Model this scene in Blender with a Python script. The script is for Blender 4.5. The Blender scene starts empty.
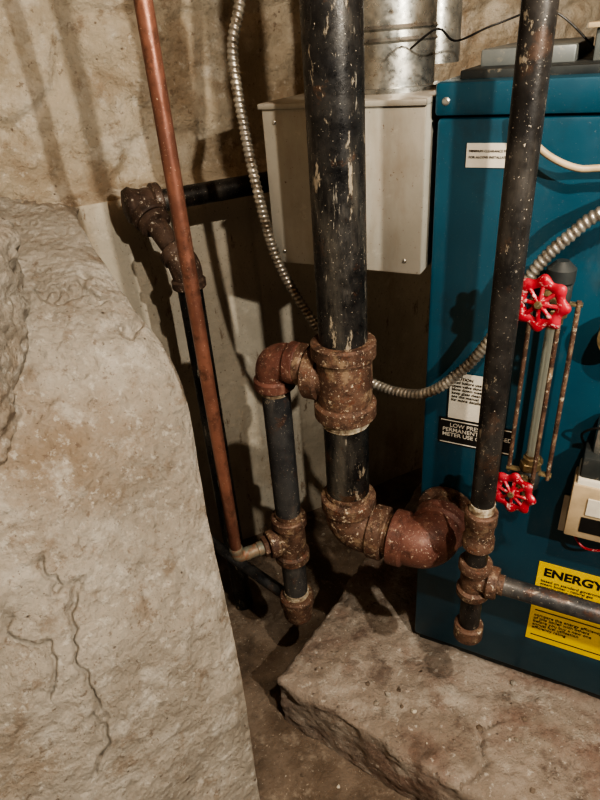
import bpy, bmesh, math, random
from mathutils import Vector, Matrix, noise
random.seed(4)
H0=1.30
def V(x,y,z=0.0): return Vector((x,y,z+H0))
E1=Vector((.877,-.480,0)).normalized()
NB=Vector((.480,.877,0)).normalized()   # into boiler
UP=Vector((0,0,1))
sc=bpy.context.scene
sc.view_settings.view_transform='AgX'
sc.view_settings.look='AgX - High Contrast'
sc.view_settings.exposure=.36

# ---------------- materials ----------------
def make(name,c1,c2,scale=8,rough=.6,metal=0,bump=.3,bscale=60,bdist=.002,layers=(),rvar=.1,lo=.40,hi=.60,bump2=None,pits=None):
    m=bpy.data.materials.new(name); m.use_nodes=True
    nt=m.node_tree; b=nt.nodes['Principled BSDF']
    tc=nt.nodes.new('ShaderNodeTexCoord')
    seed=[sum(ord(c) for c in name)*.37]
    def nz(s,d=8,r=.6,st=1):
        mp=nt.nodes.new('ShaderNodeMapping'); mp.inputs['Scale'].default_value=(1,1,st)
        seed[0]+=3.1; mp.inputs['Location'].default_value=(seed[0]%17,seed[0]*1.7%13,seed[0]*.6%11)
        nt.links.new(tc.outputs['Object'],mp.inputs['Vector'])
        n=nt.nodes.new('ShaderNodeTexNoise'); n.inputs['Scale'].default_value=s
        n.inputs['Detail'].default_value=d; n.inputs['Roughness'].default_value=r
        nt.links.new(mp.outputs['Vector'],n.inputs['Vector']); return n
    def ramp(src,l,h,a=0,bb=1):
        r=nt.nodes.new('ShaderNodeMapRange'); r.inputs['From Min'].default_value=l; r.inputs['From Max'].default_value=h
        r.inputs['To Min'].default_value=a; r.inputs['To Max'].default_value=bb
        nt.links.new(src,r.inputs['Value']); return r.outputs['Result']
    def math_(op,a,c=None):
        x=nt.nodes.new('ShaderNodeMath'); x.operation=op
        nt.links.new(a,x.inputs[0])
        if c is not None:
            if isinstance(c,(int,float)): x.inputs[1].default_value=c
            else: nt.links.new(c,x.inputs[1])
        return x.outputs[0]
    def mix(f,a,bc):
        x=nt.nodes.new('ShaderNodeMix'); x.data_type='RGBA'
        nt.links.new(f,x.inputs[0])
        if isinstance(a,tuple): x.inputs[6].default_value=(*a,1)
        else: nt.links.new(a,x.inputs[6])
        x.inputs[7].default_value=(*bc,1)
        return x.outputs[2]
    n=nz(scale); col=mix(ramp(n.outputs['Fac'],lo,hi),c1,c2)
    for L in layers:
        c,s,l,h,amt=L[:5]; st=L[5] if len(L)>5 else 1
        k=nz(s,7,.68,st); f=ramp(k.outputs['Fac'],l,h)
        col=mix(math_('MULTIPLY',f,amt),col,c)
    pf=None
    if pits:
        ps,pr,pc=pits
        vo=nt.nodes.new('ShaderNodeTexVoronoi'); vo.inputs['Scale'].default_value=ps
        nt.links.new(tc.outputs['Object'],vo.inputs['Vector'])
        d=math_('ADD',vo.outputs['Distance'],math_('MULTIPLY',nz(ps*.5,3).outputs['Fac'],.9))
        pf=ramp(d,pr,pr+.10,1,0); col=mix(math_('MULTIPLY',pf,.8),col,pc)
    nt.links.new(col,b.inputs['Base Color'])
    b.inputs['Metallic'].default_value=metal
    n2=nz(scale*3); nt.links.new(ramp(n2.outputs['Fac'],.35,.65,max(.02,rough-rvar),min(1,rough+rvar)),b.inputs['Roughness'])
    if bump>0:
        bp=nt.nodes.new('ShaderNodeBump'); bp.inputs['Strength'].default_value=bump; bp.inputs['Distance'].default_value=bdist
        h=nz(bscale,10,.7).outputs['Fac']
        if bump2:
            s2,l2,h2,amt=bump2; h=math_('ADD',h,math_('MULTIPLY',ramp(nz(s2,6,.6).outputs['Fac'],l2,h2),amt))
        if pf is not None: h=math_('SUBTRACT',h,math_('MULTIPLY',pf,.25))
        nt.links.new(h,bp.inputs['Height']); nt.links.new(bp.outputs['Normal'],b.inputs['Normal'])
    return m
def flat(name,c,rough=.5,metal=0): return make(name,c,tuple(x*.8 for x in c),30,rough,metal,.05,200)

FLK=(.60,.55,.46); CR=(.42,.37,.29)
M_black=make('black_iron',(.011,.011,.012),(.033,.032,.031),25,.38,.3,.4,160,.0008,
    [((.15,.14,.12),18,.50,.66,.6,.25),((.10,.05,.028),26,.60,.66,.6),(CR,50,.62,.66,.7,.35),(FLK,330,.64,.67,.8),((.40,.38,.33),110,.63,.67,.6,.15)],rvar=.15)
M_blue=make('dusty_iron',(.038,.040,.044),(.070,.072,.074),25,.45,.3,.4,160,.0008,
    [((.11,.055,.035),30,.57,.65,.6),((.18,.17,.155),18,.50,.66,.55,.25),(CR,70,.625,.66,.6),(FLK,330,.64,.67,.8)])
M_brown=make('aged_grey_iron',(.016,.015,.015),(.042,.039,.037),25,.42,.3,.4,150,.0008,
    [((.10,.055,.035),22,.59,.67,.5),((.14,.13,.115),14,.50,.66,.45,.25),(CR,55,.63,.67,.6,.5),(FLK,330,.635,.665,.85)])
M_rust=make('rusty_cast_iron',(.080,.044,.031),(.135,.080,.057),26,.6,.1,.9,260,.0014,
    [((.038,.022,.016),40,.53,.62,.75),((.27,.20,.135),40,.53,.62,.7),((.15,.055,.03),60,.57,.64,.5),((.50,.44,.34),90,.60,.64,.8),(FLK,300,.62,.655,.75)],bump2=(90,.56,.64,.35))
M_rust2=make('red_rust_fitting',(.090,.036,.028),(.145,.066,.051),20,.50,.1,.7,240,.0012,
    [((.045,.022,.017),35,.53,.63,.65),((.26,.16,.12),50,.57,.66,.45),((.50,.42,.33),100,.62,.66,.7),(FLK,300,.625,.66,.8)],bump2=(80,.57,.64,.3))
M_dark_rust=make('dark_rust_fitting',(.050,.032,.025),(.095,.062,.047),26,.55,.1,.6,260,.001,
    [((.025,.017,.014),40,.54,.64,.7),((.50,.46,.39),70,.60,.65,.7),(FLK,260,.62,.66,.7)])
M_dope=make('pipe_dope_threads',(.34,.29,.21),(.14,.09,.06),90,.65,.0,1,300,.0015,[((.55,.51,.42),60,.50,.60,.8)])
M_copper=make('aged_copper',(.17,.080,.060),(.27,.128,.092),14,.40,.5,.3,160,.0008,
    [((.08,.042,.032),45,.53,.65,.65),((.34,.23,.17),30,.56,.68,.45,.25),((.60,.5,.4),330,.635,.665,.7)])
M_solder=make('oxidised_adapter',(.15,.17,.145),(.22,.17,.12),60,.6,.3,.5,160,.001,[((.22,.10,.06),60,.53,.62,.7)])
M_gal=make('galvanised_steel',(.28,.29,.28),(.48,.48,.45),40,.34,.8,.2,60,.001,[((.22,.18,.13),9,.53,.7,.5),((.2,.15,.1),80,.62,.65,.6)])
M_flex=make('flex_conduit_steel',(.26,.245,.22),(.42,.40,.35),30,.38,.65,.1,100,.001,[((.12,.09,.06),50,.50,.62,.8)])
M_hood=make('hood_sheet_metal',(.37,.36,.32),(.45,.44,.40),5,.42,.15,.06,30,.001,
    [((.27,.22,.16),10,.52,.68,.5,.35),((.14,.08,.05),160,.645,.67,.8),((.60,.58,.53),30,.60,.7,.4)])
M_teal=make('teal_enamel',(.010,.058,.094),(.014,.072,.112),4,.36,.05,.08,160,.0005,
    [((.18,.20,.19),330,.65,.675,.6),((.012,.026,.036),6,.52,.68,.6),((.05,.095,.11),20,.56,.7,.35,.4)],rvar=.08)
M_dark=make('dark_plate',(.025,.032,.035),(.05,.056,.056),10,.5,.2,.1,80,.001,[((.25,.22,.17),60,.58,.66,.6)])
M_slate=make('slate_plate',(.13,.145,.145),(.20,.21,.20),8,.5,.2,.1,80,.001,[((.3,.27,.22),60,.58,.66,.4)])
M_beige=flat('beige_edge',(.45,.36,.24))
M_white=make('white_label',(.60,.58,.51),(.50,.47,.41),12,.5,0,.02,60)
M_yellow=make('yellow_label',(.74,.54,.03),(.66,.46,.02),8,.45,0,.02,60,.001,[((.4,.3,.1),90,.62,.66,.5)])
M_ink=flat('black_ink',(.01,.01,.01))
M_red=make('red_paint',(.34,.014,.028),(.42,.035,.055),40,.38,.05,.5,160,.001,[((.68,.45,.43),130,.57,.62,.85),((.06,.02,.02),60,.59,.67,.6)])
M_brass=make('brass',(.26,.20,.11),(.15,.115,.07),50,.42,.5,.4,140,.001,[((.5,.46,.38),110,.60,.66,.7)])
M_plaster=make('whitewashed_masonry',(.37,.335,.285),(.49,.455,.40),5,.92,0,1.0,70,.013,
    [((.30,.225,.155),2.6,.47,.64,.75),((.58,.555,.505),14,.53,.63,.75),((.26,.20,.145),18,.555,.66,.6),((.66,.645,.595),60,.57,.65,.6),((.18,.13,.095),50,.60,.67,.6),((.10,.07,.05),190,.625,.67,.6)],pits=(42,.36,(.10,.07,.05)))
M_smooth=make('smooth_plaster_wall',(.47,.435,.365),(.58,.545,.465),4,.88,0,.7,60,.006,
    [((.34,.26,.175),6,.51,.66,.7,.3),((.19,.125,.08),30,.60,.66,.7,.35),((.12,.08,.06),140,.62,.67,.7),((.66,.63,.56),30,.57,.68,.4)])
M_stone=make('rubble_stone',(.45,.385,.295),(.57,.505,.405),6,.92,0,1.0,60,.013,
    [((.32,.235,.16),5,.50,.64,.7),((.68,.635,.55),9,.52,.62,.7),((.22,.15,.10),16,.57,.67,.6),((.15,.10,.07),60,.60,.67,.55),((.74,.71,.64),45,.59,.66,.5)],pits=(38,.36,(.15,.10,.07)))
M_floor=make('dirty_concrete_floor',(.140,.105,.078),(.235,.188,.147),8,.9,0,1,90,.006,
    [((.36,.31,.25),22,.56,.67,.6),((.06,.045,.033),9,.52,.66,.65),((.6,.55,.47),160,.625,.66,.6),((.07,.05,.04),120,.61,.67,.5)])
M_slab=make('stained_concrete',(.275,.230,.190),(.37,.32,.275),8,.88,0,1.0,85,.008,
    [((.185,.105,.078),4,.48,.61,.75),((.47,.43,.38),12,.53,.64,.7),((.11,.075,.058),13,.55,.67,.7),((.60,.57,.52),70,.59,.66,.65),((.07,.05,.04),110,.61,.67,.65)],pits=(45,.37,(.08,.055,.04)))
M_wood=make('joist_wood',(.16,.09,.05),(.26,.16,.09),8,.8,0,.4,60,.003)
def glassmat():
    m=bpy.data.materials.new('sight_glass'); m.use_nodes=True; b=m.node_tree.nodes['Principled BSDF']
    b.inputs['Base Color'].default_value=(.50,.50,.42,1); b.inputs['Roughness'].default_value=.12
    b.inputs['Transmission Weight'].default_value=.6; return m
M_glass=glassmat()

# ---------------- builder ----------------
class B:
    def __init__(s,name): s.n=name; s.v=[]; s.f=[]; s.mi=[]; s.ms=[]
    def m(s,mat):
        if mat not in s.ms: s.ms.append(mat)
        return s.ms.index(mat)
    def sweep(s,pts,rad,mat,n=28,mod=None,cap=True):
        pts=[Vector(p) for p in pts]; k=s.m(mat); N=len(pts); tang=[]
        for i in range(N):
            a=pts[max(0,i-1)]; c=pts[min(N-1,i+1)]; tang.append((c-a).normalized())
        t0=tang[0]; ref=Vector((0,0,1)) if abs(t0.z)<.9 else Vector((1,0,0))
        u=t0.cross(ref).normalized(); base=len(s.v); dist=0
        for i in range(N):
            if i>0:
                q=tang[i-1].rotation_difference(tang[i]); u=q@u; dist+=(pts[i]-pts[i-1]).length
            u=(u-tang[i]*u.dot(tang[i])).normalized(); w=tang[i].cross(u)
            for j in range(n):
                a=2*math.pi*j/n; r=rad[i] if isinstance(rad,(list,tuple)) else rad
                if mod: r*=mod(dist,a)
                s.v.append(pts[i]+(u*math.cos(a)+w*math.sin(a))*r)
        for i in range(N-1):
            for j in range(n):
                a=base+i*n+j; b=base+i*n+(j+1)%n
                s.f.append((a,b,b+n,a+n)); s.mi.append(k)
        if cap:
            s.f.append(tuple(base+j for j in range(n))[::-1]); s.mi.append(k)
            s.f.append(tuple(base+(N-1)*n+j for j in range(n))); s.mi.append(k)
    def lathe(s,o,d,prof,mat,n=28):
        d=Vector(d).normalized(); pts=[]; last=None
        for t,r in prof:
            if last is not None and t<=last: t=last+.0002
            last=t; pts.append(o+d*t)
        s.sweep(pts,[r for t,r in prof],mat,n)
    def pipe(s,a,b,r,mat,n=28): s.sweep([a,a.lerp(b,.5),b],r,mat,n)
    def elbow(s,c,dA,dB,R,L,rb,rc,mat,n=28):
        dA=dA.normalized(); dB=dB.normalized(); P=[];Q=[]
        for t,r in ((R+L,rc*.9),(R+L-.003,rc),(R+.004,rc),(R,rb*1.03)): P.append(c+dA*t);Q.append(r)
        for i in range(1,12):
            t=i/12; P.append((c+dA*R)*(1-t)**2+c*2*t*(1-t)+(c+dB*R)*t*t); Q.append(rb*(1.03+.05*math.sin(math.pi*t)))
        for t,r in ((R,rb*1.03),(R+.004,rc),(R+L-.003,rc),(R+L,rc*.9)): P.append(c+dB*t);Q.append(r)
        s.sweep(P,Q,mat,n)
    def tee(s,c,ax,br,h,rb,rc,cl,mat,hb=None,rbb=None,rcb=None):
        ax=ax.normalized(); hb=hb or h; rbb=rbb or rb; rcb=rcb or rc
        s.lathe(c-ax*h,ax,[(0,rc*.92),(.003,rc),(cl,rc),(cl+.004,rb),(h,rb*1.02),(2*h-cl-.004,rb),(2*h-cl,rc),(2*h-.003,rc),(2*h,rc*.92)],mat)
        s.lathe(c,br,[(0,rbb),(hb-cl-.004,rbb),(hb-cl,rcb),(hb-.003,rcb),(hb,rcb*.92)],mat)
    def ring(s,o,d,r,l,mat):
        d=d.normalized(); N=max(3,int(l/.002)); 
        s.sweep([o-d*l/2+d*l*i/N for i in range(N+1)],r,mat,32,mod=lambda t,a:1+.018*math.sin(2*math.pi*t/.004+a)+.03*noise.noise(Vector((a*3,t*200,r*99))))
    def bm(s,bmsh,M,mat):
        k=s.m(mat); base=len(s.v)
        bmsh.verts.index_update()
        for v in bmsh.verts: s.v.append(M@v.co)
        for f in bmsh.faces: s.f.append(tuple(base+v.index for v in f.verts)); s.mi.append(k)
        bmsh.free()
    def box(s,o,ex,ey,ez,mat,bev=.003):
        b=bmesh.new(); bmesh.ops.create_cube(b,size=1)
        sz=(ex.length,ey.length,ez.length)
        for v in b.verts: v.co=Vector((v.co.x*sz[0],v.co.y*sz[1],v.co.z*sz[2]))
        if bev: bmesh.ops.bevel(b,geom=b.edges[:],offset=min(bev,min(sz)*.3),segments=2,affect='EDGES',profile=.5)
        M=Matrix((ex.normalized(),ey.normalized(),ez.normalized())).transposed().to_4x4()
        M.translation=o+(ex+ey+ez)/2
        s.bm(b,M,mat)
    def hexnut(s,o,d,r,l,mat): s.lathe(o,d,[(0,r*.9),(.0015,r),(l-.0015,r),(l,r*.9)],mat,6)
    def done(s,parent=None,smooth=True,ang=35):
        me=bpy.data.meshes.new(s.n); me.from_pydata([tuple(v) for v in s.v],[],s.f)
        for m in s.ms: me.materials.append(m)
        me.polygons.foreach_set('material_index',s.mi)
        b=bmesh.new(); b.from_mesh(me); bmesh.ops.recalc_face_normals(b,faces=b.faces); b.to_mesh(me); b.free()
        me.polygons.foreach_set('use_smooth',[smooth]*len(me.polygons))
        me.set_sharp_from_angle(angle=math.radians(ang)); me.update()
        o=bpy.data.objects.new(s.n,me); sc.collection.objects.link(o)
        if parent: o.parent=parent
        return o

def catmull(P,t):
    n=len(P)-1; i=min(int(t),n-1); f=t-i
    p0=P[max(0,i-1)];p1=P[i];p2=P[i+1];p3=P[min(n,i+2)]
    return .5*((2*p1)+(p2-p0)*f+(2*p0-5*p1+4*p2-p3)*f*f+(3*p1-p0-3*p2+p3)*f**3)
def smoothpath(P,step):
    dense=[catmull(P,(len(P)-1)*i/4000) for i in range(4001)]
    out=[dense[0]]
    for d in dense:
        if (d-out[-1]).length>=step: out.append(d)
    return out
def fr(p,o=5): return noise.fractal(p,.9,2.1,o)

# ---------------- room ----------------
def gridobj(name,fn,nu,nv,mat):
    vs=[fn(i/nu,j/nv) for j in range(nv+1) for i in range(nu+1)]
    fs=[(j*(nu+1)+i,j*(nu+1)+i+1,(j+1)*(nu+1)+i+1,(j+1)*(nu+1)+i) for j in range(nv) for i in range(nu)]
    me=bpy.data.meshes.new(name); me.from_pydata([tuple(v) for v in vs],[],fs)
    me.polygons.foreach_set('use_smooth',[True]*len(me.polygons)); me.materials.append(mat[0])
    for m in mat[1:]: me.materials.append(m)
    o=bpy.data.objects.new(name,me); sc.collection.objects.link(o); return o

wd=Vector((math.cos(math.radians(25)),math.sin(math.radians(25)),0)); wn=Vector((wd.y,-wd.x,0))
ZT=.85
def wallpt(u,v):
    t=-.75+u*3.0; z=-1.32+v*(ZT+1.34)
    p=V(-.40,1.28,z)+wd*t
    k=max(0,min(1,(z+.262+.012*fr(Vector((t*6,0,3))))/.03)); k=k*k*(3-2*k)
    d,_=noise.voronoi(Vector((t*2.6+fr(Vector((t*3,z*3,0)))*.35,z*4.5+fr(Vector((t*3,z*3,7)))*.35,1.3)))
    st=min(1,(d[1]-d[0])*5)
    off=(1-k)*(fr(Vector((t*3,z*3,5)))*.005+.001*fr(Vector((t*40,z*40,5)))) + k*(-.058+.014*st+.015*fr(Vector((t*4,z*5,2)))+.006*fr(Vector((t*20,z*20,2)))+.003*fr(Vector((t*60,z*60,2))))
    off-=(1-k)*.008*max(0,1-abs(t-.36)/.008)
    return p+wn*off
w=gridobj('wall_back',wallpt,420,310,[M_stone,M_smooth])
for p in w.data.polygons:
    if p.center.z<H0-.262: p.material_index=1
gridobj('floor',lambda u,v: V(-1.3+u*3.6,-1.2+v*3.9,-1.30+.008*fr(Vector((u*14,v*14,0)))),160,160,[M_floor])
wl=gridobj('wall_left',lambda u,v: V(-.98+.03*fr(Vector((u*9,v*9,3))),-1.2+u*2.4,-1.31+v*(ZT+1.33)),90,80,[M_stone])
gridobj('wall_right',lambda u,v: V(2.15+.03*fr(Vector((u*9,v*9,3))),-1.2+u*3.8,-1.31+v*(ZT+1.33)),60,60,[M_stone])
cb=B('ceiling')
cb.box(V(-1.3,-1.2,ZT),Vector((3.6,0,0)),Vector((0,3.9,0)),Vector((0,0,.03)),M_wood,0)
for i in range(8): cb.box(V(-1.2+i*.45,-1.2,ZT-.16),Vector((.045,0,0)),Vector((0,3.9,0)),Vector((0,0,.16)),M_wood,.003)
cb.done()

# ---------------- rubble buttress ----------------
rows=[ # edge, left
 ((-.42,1.30,-.262),(-.53,1.30,-.235)),
 ((-.404,1.20,-.278),(-.51,1.15,-.255)),
 ((-.295,1.00,-.355),(-.463,.92,-.325)),
 ((-.205,.90,-.48),(-.4425,.78,-.426)),
 ((-.182,.80,-.707),(-.431,.65,-.545)),
 ((-.156,.70,-.958),(-.446,.55,-.712)),
 ((-.150,.635,-1.2),(-.473,.46,-.90)),
 ((-.150,.60,-1.36),(-.50,.34,-1.12)),
 ((-.150,.52,-1.42),(-.52,.20,-1.36)),
]
G=[]
for e,l in rows:
    e=V(*e); l=V(*l)
    c0=Vector((e.x-.25,1.45,e.z)); c0b=e+Vector((-.05,.07,0))
    mid=e.lerp(l,.5)+Vector((0,-.008,.008)); far=l+(l-e)*1.0; far.z=l.z+.03; far2=l+(l-e)*2.2; far2.z=l.z+.04
    G.append([c0,c0b,e,mid,l,far,far2])
def polyd(x,z,P):
    best=9
    for (ax,az),(bx,bz) in zip(P,P[1:]):
        dx,dz=bx-ax,bz-az; t=max(0,min(1,((x-ax)*dx+(z-az)*dz)/(dx*dx+dz*dz)))
        best=min(best,math.hypot(x-ax-dx*t,z-az-dz*t))
    return best
CK=[[(-.385,-.62),(-.36,-.68),(-.375,-.75),(-.345,-.83),(-.36,-.95)],[(-.44,-.33),(-.36,-.335),(-.27,-.385)],[(-.43,-.66),(-.40,-.74),(-.41,-.80)]]
def butt(u,v):
    cols=[catmull([G[r][c] for r in range(len(G))],v*(len(G)-1)) for c in range(7)]
    p=catmull(cols,u*6)
    d=Vector((.25,-.65,.7)).normalized()
    a=fr(p*3.5)*.010+fr(p*11+Vector((3,1,2)))*.007+fr(p*40)*.0032+fr(p*110)*.0012
    k=fr(p*5+Vector((5,5,1)))*.6; a+=.004*max(-1,min(1,k*8))
    x=p.x+.022*noise.noise(p*14)+.012*noise.noise(p*45); z=p.z-H0+.022*noise.noise(p*14+Vector((9,9,9)))+.012*noise.noise(p*45+Vector((2,3,2)))
    dd=min(polyd(x,z,c) for c in CK)
    wdt=.0065*(.5+max(0,noise.noise(p*16)+.5))
    a-=.017*max(0,1-dd/wdt)
    return p+d*a
gridobj('wall_buttress',butt,440,500,[M_plaster])

def rockbox(name,o,ex,ey,ez,L,r,res,amp,mat):
    b=bmesh.new()
    n=[max(2,int(l/res)) for l in L]
    for ax in range(3):
        a1,a2=[(1,2),(2,0),(0,1)][ax]
        for sgn in (0,1):
            g={}
            for i in range(n[a1]+1):
                for j in range(n[a2]+1):
                    c=[0,0,0]; c[ax]=L[ax]*sgn; c[a1]=L[a1]*i/n[a1]; c[a2]=L[a2]*j/n[a2]
                    g[i,j]=b.verts.new(c)
            for i in range(n[a1]):
                for j in range(n[a2]): b.faces.new((g[i,j],g[i+1,j],g[i+1,j+1],g[i,j+1]))
    bmesh.ops.remove_doubles(b,verts=b.verts,dist=1e-5)
    for v in b.verts:
        p=v.co.copy(); q=Vector([max(r,min(L[k]-r,p[k])) for k in range(3)])
        d=p-q
        if d.length>1e-9: dn=d.normalized(); p=q+dn*r
        else: dn=Vector((0,0,1))
        w_=o+ex*p.x+ey*p.y+ez*p.z
        a=amp*(fr(w_*6)*.9+.6*fr(w_*20)+.35*fr(w_*60))
        k=fr(w_*7+Vector((5,5,1)))*.6; a+=amp*.35*max(-1,min(1,k*7))
        dd=polyd(p.x+.02*noise.noise(w_*12)+.007*noise.noise(w_*40),p.y+.02*noise.noise(w_*12+Vector((7,7,7))),[(.40,-.02),(.42,.06),(.39,.12),(.43,.17)])
        if name=='concrete_slab' and dn.z>.5: a-=.012*max(0,1-dd/.006)
        v.co=w_+(ex*dn.x+ey*dn.y+ez*dn.z)*a
    bb=B(name); bb.bm(b,Matrix(),mat); return bb.done(ang=60)
es=Vector((math.cos(math.radians(-36)),math.sin(math.radians(-36)),0)); ep=Vector((-es.y,es.x,0))
rockbox('concrete_slab',V(-.10,.785,-1.31),es,ep,UP,(1.35,.92,.16),.013,.006,.0075,M_slab)
rockbox('wall_stub',V(-.662,.66,-.48),Vector((.98,.06,-.10)).normalized(),Vector((-.06,.98,0)).normalized(),Vector((.10,0,.98)).normalized(),(.25,.28,.33),.05,.006,.017,M_plaster)
# loose chips of plaster and grit on floor and slab
b=B('plaster_debris'); rnd=random.Random(7)
so=V(-.10,.785,0)
for i in range(300):
    if i<120:
        p=so+es*rnd.uniform(.05,.75)+ep*rnd.uniform(.04,.35); p.z=H0-1.151
        if (p-V(.2075,.8545,0)).dot(NB)>-.01 and (p-V(.2075,.8545,0)).dot(E1)>-.02: continue
    else:
        p=V(rnd.uniform(-.15,.45),rnd.uniform(.38,1.4),-1.298)
        q=p-so
        if q.dot(es)>-.03 and q.dot(ep)>-.03: continue
    s_=rnd.choice((.0015,.002,.002,.003,.0045,.006))
    t=bmesh.new(); bmesh.ops.create_icosphere(t,subdivisions=1,radius=s_)
    for v in t.verts: v.co=Vector((v.co.x*rnd.uniform(.6,1.4),v.co.y*rnd.uniform(.6,1.4),v.co.z*rnd.uniform(.4,.8)))
    b.bm(t,Matrix.Translation(p+UP*s_*.4),rnd.choice((M_plaster,M_slab,M_floor,M_smooth)))
b.done(smooth=False)

# ---------------- boiler ----------------
P0=V(.2075,.8545,0)
def Q(q,d,z): return P0+E1*q-NB*d+UP*z     # d = distance in front of face
boiler=bpy.data.objects.new('boiler',None); sc.collection.objects.link(boiler)
W=.62;D=.58
b=B('jacket')
b.box(Q(0,0,-1.125),E1*W,NB*D,UP*(1.125-.10),M_teal,.006)
b.box(Q(-.003,.003,-.098),E1*(W+.006),NB*(D+.006),UP*.040,M_teal,.005)
b.box(Q(.01,-.012,-1.150),E1*(W-.02),NB*(D-.03),UP*.03,M_dark,.003)
for q in (.012,.30,.6):
    b.lathe(Q(q,.002,-.080),-NB,[(0,.005),(.002,.005),(.0035,.003)],M_gal,12)
b.done(boiler)
b=B('top_plates')
b.box(Q(.02,-.03,-.060),E1*.58,NB*.53,UP*.012,M_dark,.002)
b.box(Q(.17,-.10,-.050),E1*.43,NB*.40,UP*.040,M_slate,.003)
b.box(Q(.16,-.09,-.012),E1*.45,NB*.42,UP*.006,M_beige,.001)
b.box(Q(.03,-.10,-.050),E1*.12,NB*.30,UP*.022,M_slate,.003)
b.done(boiler)
def label(name,q0,q1,z0,z1,mat,d=.0005):
    b=B(name); b.box(Q(q0,d+.0012,z0),E1*(q1-q0),NB*.0012,UP*(z1-z0),mat,0)
    return b.done(boiler,smooth=False)
RM=Matrix((E1,UP,-NB)).transposed().to_4x4()
def text(name,s,q,z,size,mat,d=.0022,bold=.0):
    c=bpy.data.curves.new(name,'FONT'); c.body=s; c.size=size; c.offset=bold; c.extrude=.0002; c.space_line=.9
    c.materials.append(mat); o=bpy.data.objects.new(name,c); sc.collection.objects.link(o)
    M=RM.copy(); M.translation=Q(q,d,z); o.matrix_world=M; o.parent=boiler; return o
label('rating_label',.042,.104,-.160,-.130,M_white)
text('rating_text','MINIMUM CLEARANCE FROM\n\nFOR ALCOVE INSTALLATION',.0455,-.141,.0042,M_ink)
label('warning_label',.028,.148,-.607,-.556,M_ink)
for z0 in (-.6045,-.5605): label('warning_border',.031,.145,z0,z0+.0015,M_white,.0015)
text('warning_text','    LOW PRESSURE\nPERMANENTLY CLOSED\nMETER USE ONLY',.034,-.572,.0105,M_white,bold=.0001)
label('instruction_tag',.042,.104,-.553,-.468,M_white,.003)
text('instruction_text','CAUTION\nread before use\nopen valve slow\nblow down weekly\nkeep glass clean\nsee the manual\nfor more details',.046,-.480,.0072,M_ink,d=.005)
label('energy_label',.220,.385,-1.022,-.818,M_yellow)
text('energy_text','ENERGY',.230,-.848,.026,M_ink,bold=.0009)
text('energy_text_small','based on standard government tests\nsteam boiler - natural gas\ncapacity input output',.228,-.864,.0085,M_ink,d=.0024)
text('energy_text_lower','compare the energy efficiency\nof this boiler with others\nbefore you buy a new one\nannual fuel utilisation\nefficiency rating',.228,-.955,.0095,M_ink,d=.0024)
label('energy_rule',.228,.378,-.940,-.9385,M_ink,.0015)
label('energy_rule_low',.228,.378,-1.008,-1.0065,M_ink,.0015)
b=B('control_box')
b.box(Q(.238,.004,-.735),E1*.20,NB*.004,UP*.075,M_white,.001)
b.box(Q(.252,.055,-.600),E1*.12,NB*.055,UP*.055,M_dark,.004)
b.box(Q(.250,.060,-.655),E1*.12,NB*.06,UP*.075,M_white,.004)
b.box(Q(.246,.063,-.690),E1*.13,NB*.05,UP*.10,M_beige,.003)
b.box(Q(.262,.040,-.548),E1*.10,NB*.036,UP*.055,M_gal,.006)
b.box(Q(.266,.0645,-.675),E1*.09,NB*.002,UP*.028,M_ink,.0)
b.box(Q(.270,.0655,-.640),E1*.09,NB*.003,UP*.030,M_white,.0)
b.sweep(smoothpath([Q(.25,.01,-.70),Q(.28,.03,-.735),Q(.33,.03,-.72),Q(.37,.02,-.69)],.004),.0022,M_red,8)
b.sweep(smoothpath([Q(.25,.01,-.55),Q(.245,.03,-.52),Q(.27,.04,-.50),Q(.33,.03,-.52)],.004),.0018,M_ink,8)
b.done(boiler)
b=B('pressure_gauge')
b.lathe(Q(.268,0,-.36),-NB,[(0,.010),(.025,.010),(.026,.030),(.044,.030),(.045,.027)],M_brass,32)
b.lathe(Q(.268,.0452,-.36),-NB,[(0,.026),(.0008,.026)],M_white,32)
b.done(boiler)

# ---------------- draft hood and flue ----------------
hood=bpy.data.objects.new('draft_hood',None); sc.collection.objects.link(hood)
hl=V(-.023,.965,0); 
b=B('hood_box')
b.box(hl+UP*-.31,E1*.245,NB*.22,UP*.232,M_hood,.003)
b.box(hl-E1*.004-NB*.004+UP*-.083,E1*.250,NB*.228,UP*.008,M_hood,.002)
for q,z in ((.02,-.29),(.22,-.29),(.02,-.1),(.12,-.29)):
    b.lathe(hl+E1*q+UP*z,-NB,[(0,.003),(.001,.003),(.002,.002)],M_gal,10)
b.done(hood)
fc=V(.178,1.03,0)
b=B('flue_pipe')
r=.064
prof=[(0,r+.012),(.006,r+.012),(.007,r)]
z=.007
for i in range(8):
    prof+= [(z+.055,r),(z+.058,r+.003),(z+.062,r),(z+.070,r),(z+.073,r+.003),(z+.077,r)]; z+=.115
prof.append((.93,r))
b.lathe(fc+UP*-.075,UP,prof,M_gal,48)
b.done(hood)
b=B('flue_elbow')
b.lathe(V(.275,1.18,-.05),UP,[(0,.045),(.10,.045),(.103,.049),(.11,.045),(.88,.045)],M_gal,36)
b.done(hood)

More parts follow.
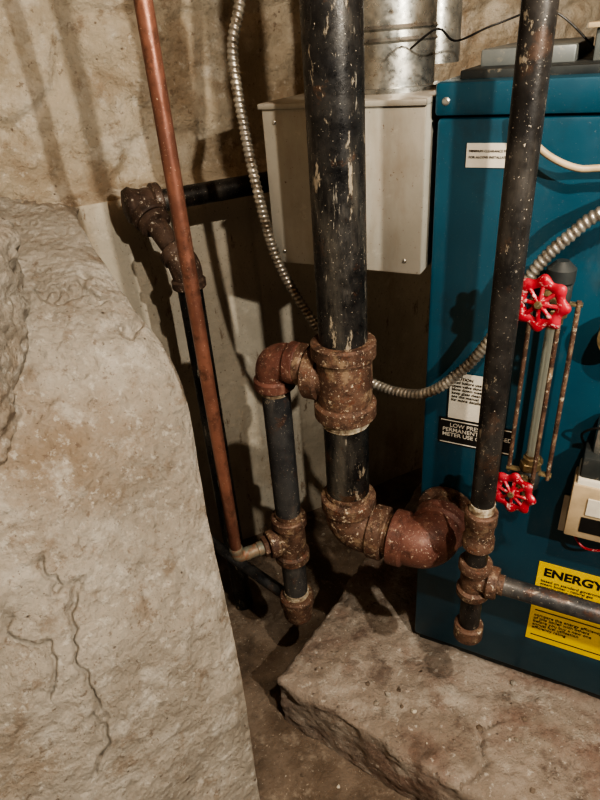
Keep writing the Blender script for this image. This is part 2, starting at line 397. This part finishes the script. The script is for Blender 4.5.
# ---------------- main return pipe ----------------
b=B('boiler_return_pipe')
X,Y=.071,.81
b.pipe(V(X,Y,-.395),V(X,Y,ZT),.0365,M_black,40)
b.tee(V(X,Y,-.452),UP,-E1,.066,.043,.0495,.024,M_rust,hb=.062,rbb=.036,rcb=.042)
b.ring(V(X,Y,-.524),UP,.0380,.018,M_dope)
b.pipe(V(X,Y,-.52),V(X,Y,-.69),.0365,M_black,40)
b.ring(V(X,Y,-.678),UP,.0378,.014,M_rust)
c1=V(X,Y,-.752); c2=c1+E1*.150
b.elbow(c1,UP,E1,.042,.028,.0415,.048,M_rust,36)
b.ring(c1+E1*.075,E1,.0375,.014,M_rust)
b.elbow(c2,-E1,NB,.042,.028,.0415,.049,M_rust2,36)
b.lathe(c2+NB*.065,NB,[(0,.0365),(.028,.0365),(.029,.052),(.036,.052)],M_rust,36)
b.done()
# ---------------- drip leg ----------------
b=B('drip_leg_pipe')
ct=V(X,Y,-.440)
c3=ct-E1*.126
b.pipe(ct-E1*.060,c3-E1*-.03,.0242,M_black)
b.lathe(ct-E1*.078,E1,[(0,.030),(.003,.034),(.013,.034),(.016,.031)],M_rust)
b.elbow(c3,E1,-UP,.030,.022,.029,.0345,M_rust2,32)
x3,y3=c3.x,c3.y
P=lambda z: Vector((x3,y3,H0+z))
b.pipe(P(-.48),P(-.785),.0242,M_blue)
b.ring(P(-.496),UP,.0254,.010,M_dope); b.ring(P(-.770),UP,.0253,.012,M_rust)
tc_=P(-.830); cop=V(-.142,.828,-.830); bd=(cop-tc_).normalized()
b.tee(tc_,UP,bd,.056,.029,.0345,.018,M_rust,hb=.048,rbb=.024,rcb=.028)
b.pipe(P(-.88),P(-1.0),.0242,M_blue)
b.ring(P(-.985),UP,.0254,.014,M_dope)
b.lathe(P(-1.060),UP,[(0,.022),(.004,.028),(.012,.031),(.045,.033),(.048,.036),(.066,.036),(.070,.033)],M_rust)
b.done()
b=B('copper_pipe')
b.hexnut(tc_+bd*.049,bd,.021,.010,M_rust)
b.lathe(tc_+bd*.058,bd,[(0,.014),(.012,.014),(.013,.0125),(.03,.0125)],M_solder,24)
b.elbow(cop,-bd,UP,.014,.012,.0118,.0132,M_solder,24)
b.pipe(cop+UP*.02,Vector((cop.x,cop.y,H0+ZT)),.0111,M_copper,24)
b.done()
b=B('drain_pipe')
b.sweep(smoothpath([P(-1.02)+Vector((-.02,.02,0)),V(-.168,1.0,-1.02),V(-.40,1.24,-1.02)],.02),.013,M_blue,20)
b.done()
# ---------------- wall pipe, back left ----------------
b=B('wall_pipe')
A=V(-.280,1.22,-.255); Bc=V(-.196,1.12,-.355)
b.pipe(A,A+wd*.95+Vector((0,.02,0)),.021,M_brown)
ddn=(Bc-A).normalized()
b.elbow(A,(wd+Vector((0,.02,0))).normalized(),ddn,.020,.020,.029,.036,M_dark_rust,32)
b.lathe(A-wd*.034,wd,[(0,.020),(.003,.031),(.014,.036),(.020,.033),(.034,.029)],M_dark_rust)
b.lathe(A+ddn*.040,ddn,[(0,.026),(.003,.032),(.016,.032),(.019,.021),(.09,.021)],M_dark_rust)
b.elbow(Bc,-ddn,-UP,.022,.020,.028,.033,M_dark_rust,32)
b.pipe(Bc-UP*.03,Vector((Bc.x,Bc.y,0.0)),.0242,M_black)
b.done()
# ---------------- front riser with gauge branch ----------------
b=B('riser_pipe')
X,Y=.2485,.65
b.pipe(V(X,Y,-.60),V(X,Y,ZT),.0167,M_brown)
b.lathe(V(X,Y,-.668),UP,[(0,.021),(.003,.0235),(.018,.0235),(.022,.021),(.045,.021),(.049,.0235),(.068,.0235),(.071,.021)],M_rust)
b.ring(V(X,Y,-.590),UP,.0178,.014,M_dope)
b.pipe(V(X,Y,-.66),V(X,Y,-.84),.0165,M_brown)
tt=V(X,Y,-.735)
b.tee(tt,UP,E1,.036,.0205,.0255,.014,M_rust)
b.pipe(tt+E1*.030,tt+E1*.60,.0145,M_blue)
b.ring(tt+E1*.040,E1,.0160,.010,M_rust)
b.lathe(V(X,Y,-.884),UP,[(0,.010),(.010,.010),(.011,.018),(.015,.0235),(.040,.0235),(.043,.021)],M_rust)
b.done()
# ---------------- sight glass ----------------
sg=bpy.data.objects.new('water_sight_glass',None); sc.collection.objects.link(sg)
G0=V(.344,.724,0)
b=B('gauge_fittings')
for z,s_ in ((-.305,1),(-.607,-1)):
    c=G0+UP*z
    b.lathe(c+NB*.055,-NB,[(0,.016),(.006,.016),(.007,.011),(.028,.011),(.030,.016),(.043,.016),(.045,.012),(.055,.012)],M_brass if s_<0 else M_dark,24)
    b.lathe(c-UP*.018,UP,[(0,.012),(.004,.0155),(.018,.017),(.032,.0155),(.036,.012)],M_dark,24)
    b.hexnut(c-UP*s_*.018,-UP*s_,.0155,.014,M_brass)
    b.lathe(c-UP*s_*.032,-UP*s_,[(0,.012),(.008,.012),(.010,.0095),(.014,.0095)],M_brass,20)
b.lathe(G0+UP*-.290,UP,[(0,.015),(.004,.018),(.020,.018),(.024,.014),(.030,.008)],M_dark,24)
b.hexnut(G0+UP*-.650,UP,.010,.024,M_brass)
b.done(sg)
b=B('glass_tube'); b.pipe(G0+UP*-.345,G0+UP*-.57,.0085,M_glass,24); b.done(sg)
b=B('guard_rods')
for q,dd in ((-.030,.0),(.027,.004),(.008,.026)):
    b.pipe(G0+E1*q-NB*dd+UP*-.310,G0+E1*q-NB*dd+UP*-.600,.0032,M_rust,12)
for z in (-.318,-.595):
    b.box(G0-E1*.034-NB*.006+UP*z,E1*.066,NB*.010,UP*.004,M_brass,.001)
b.done(sg)
def wheel(name,c,ax,R):
    b=B(name); ax=ax.normalized(); u=ax.cross(UP).normalized(); w_=u.cross(ax)
    N=96;k=b.m(M_red);base=len(b.v);n=12
    for i in range(N):
        a=2*math.pi*i/N; rr=R*(.80+.05*math.cos(8*a)); tr=R*(.22+.05*math.cos(8*a))
        dr=u*math.cos(a)+w_*math.sin(a)
        for j in range(n):
            t=2*math.pi*j/n; b.v.append(c+dr*(rr+tr*math.cos(t))+ax*tr*.6*math.sin(t))
    for i in range(N):
        for j in range(n):
            b.f.append((base+i*n+j,base+((i+1)%N)*n+j,base+((i+1)%N)*n+(j+1)%n,base+i*n+(j+1)%n)); b.mi.append(k)
    for i in range(8):
        a=2*math.pi*i/8; dr=u*math.cos(a)+w_*math.sin(a)
        b.sweep([c+ax*.004,c+dr*R*.4+ax*.003,c+dr*R*.8],[R*.12,R*.075,R*.11],M_red,10)
    b.lathe(c-ax*.008,ax,[(0,R*.24),(.004,R*.29),(.012,R*.29),(.014,R*.24)],M_red,20)
    b.hexnut(c+ax*.006,ax,R*.16,.004,M_brass)
    return b.done(sg)
for z,nm,R in ((-.300,'handwheel_top',.0335),(-.602,'handwheel_bottom',.0320)):
    hc=V(.307,.687,z); body=G0+UP*(z-.004); ax=(hc-body).normalized()
    wheel(nm,hc,ax,R)
    b=B('valve_stem'); b.lathe(body,ax,[(0,.013),(.016,.013),(.018,.010),(.028,.010),(.030,.005),((hc-body).length,.005)],M_brass,20); b.done(sg)
# ---------------- flexible conduit ----------------
pts=[(-.02,1.0,.25),(-.03,.985,.13),(-.038,.98,.052),(-.055,.975,-.006),(-.051,.97,-.095),(-.039,.955,-.195),(-.0176,.950,-.305),(.031,.93,-.403),(.082,.905,-.472),(.129,.87,-.503),(.193,.808,-.49),(.247,.776,-.432),(.285,.756,-.3575),(.316,.739,-.275),(.347,.722,-.228),(.380,.705,-.195),(.47,.66,-.15),(.60,.60,-.14)]
pp=smoothpath([V(*p) for p in pts],.0016)
b=B('flexible_conduit'); b.sweep(pp,.0078,M_flex,14,mod=lambda d,a:1+.13*math.sin(2*math.pi*d/.0075+a)); b.done(ang=80)
b=B('pilot_wire'); b.sweep(smoothpath([Q(.10,.01,-.10),V(.300,.775,-.118),V(.322,.757,-.140),V(.350,.74,-.153),V(.378,.728,-.153),V(.46,.68,-.15),V(.56,.62,-.16)],.006),.0042,M_beige,12); b.done()
b=B('thin_wire'); b.sweep(smoothpath([V(.18,.90,-.02),V(.21,.88,.0),V(.24,.90,-.015),V(.30,.93,.0),V(.36,.9,.01),V(.42,.88,-.04)],.006),.0014,M_ink,6); b.done()

# ---------------- lights ----------------
def pt(name,loc,e,col,rad):
    l=bpy.data.lights.new(name,'POINT'); l.energy=e; l.color=col; l.shadow_soft_size=rad
    o=bpy.data.objects.new(name,l); o.location=loc; sc.collection.objects.link(o); return o
pt('work_lamp',V(.64,-.36,.26),56,(1,.92,.79),.012)
pt('bare_bulb',V(.25,-.02,.54),40,(1,.89,.74),.012)
wo=bpy.data.worlds.new('world'); sc.world=wo; wo.use_nodes=True
wo.node_tree.nodes['Background'].inputs[0].default_value=(1,.92,.82,1); wo.node_tree.nodes['Background'].inputs[1].default_value=.03

# ---------------- camera ----------------
cam=bpy.data.cameras.new('camera'); cam.sensor_fit='VERTICAL'; cam.sensor_height=32; cam.lens=24; cam.clip_start=.01
co=bpy.data.objects.new('camera',cam); sc.collection.objects.link(co); sc.camera=co
p=math.radians(30.9); r=math.radians(4.57)
F=Vector((0,math.cos(p),-math.sin(p))); U=Vector((0,math.sin(p),math.cos(p))); Xv=Vector((1,0,0))
R_=Xv*math.cos(r)-U*math.sin(r); U_=Xv*math.sin(r)+U*math.cos(r)
M=Matrix((R_,U_,-F)).transposed().to_4x4(); M.translation=V(0,0,0); co.matrix_world=M
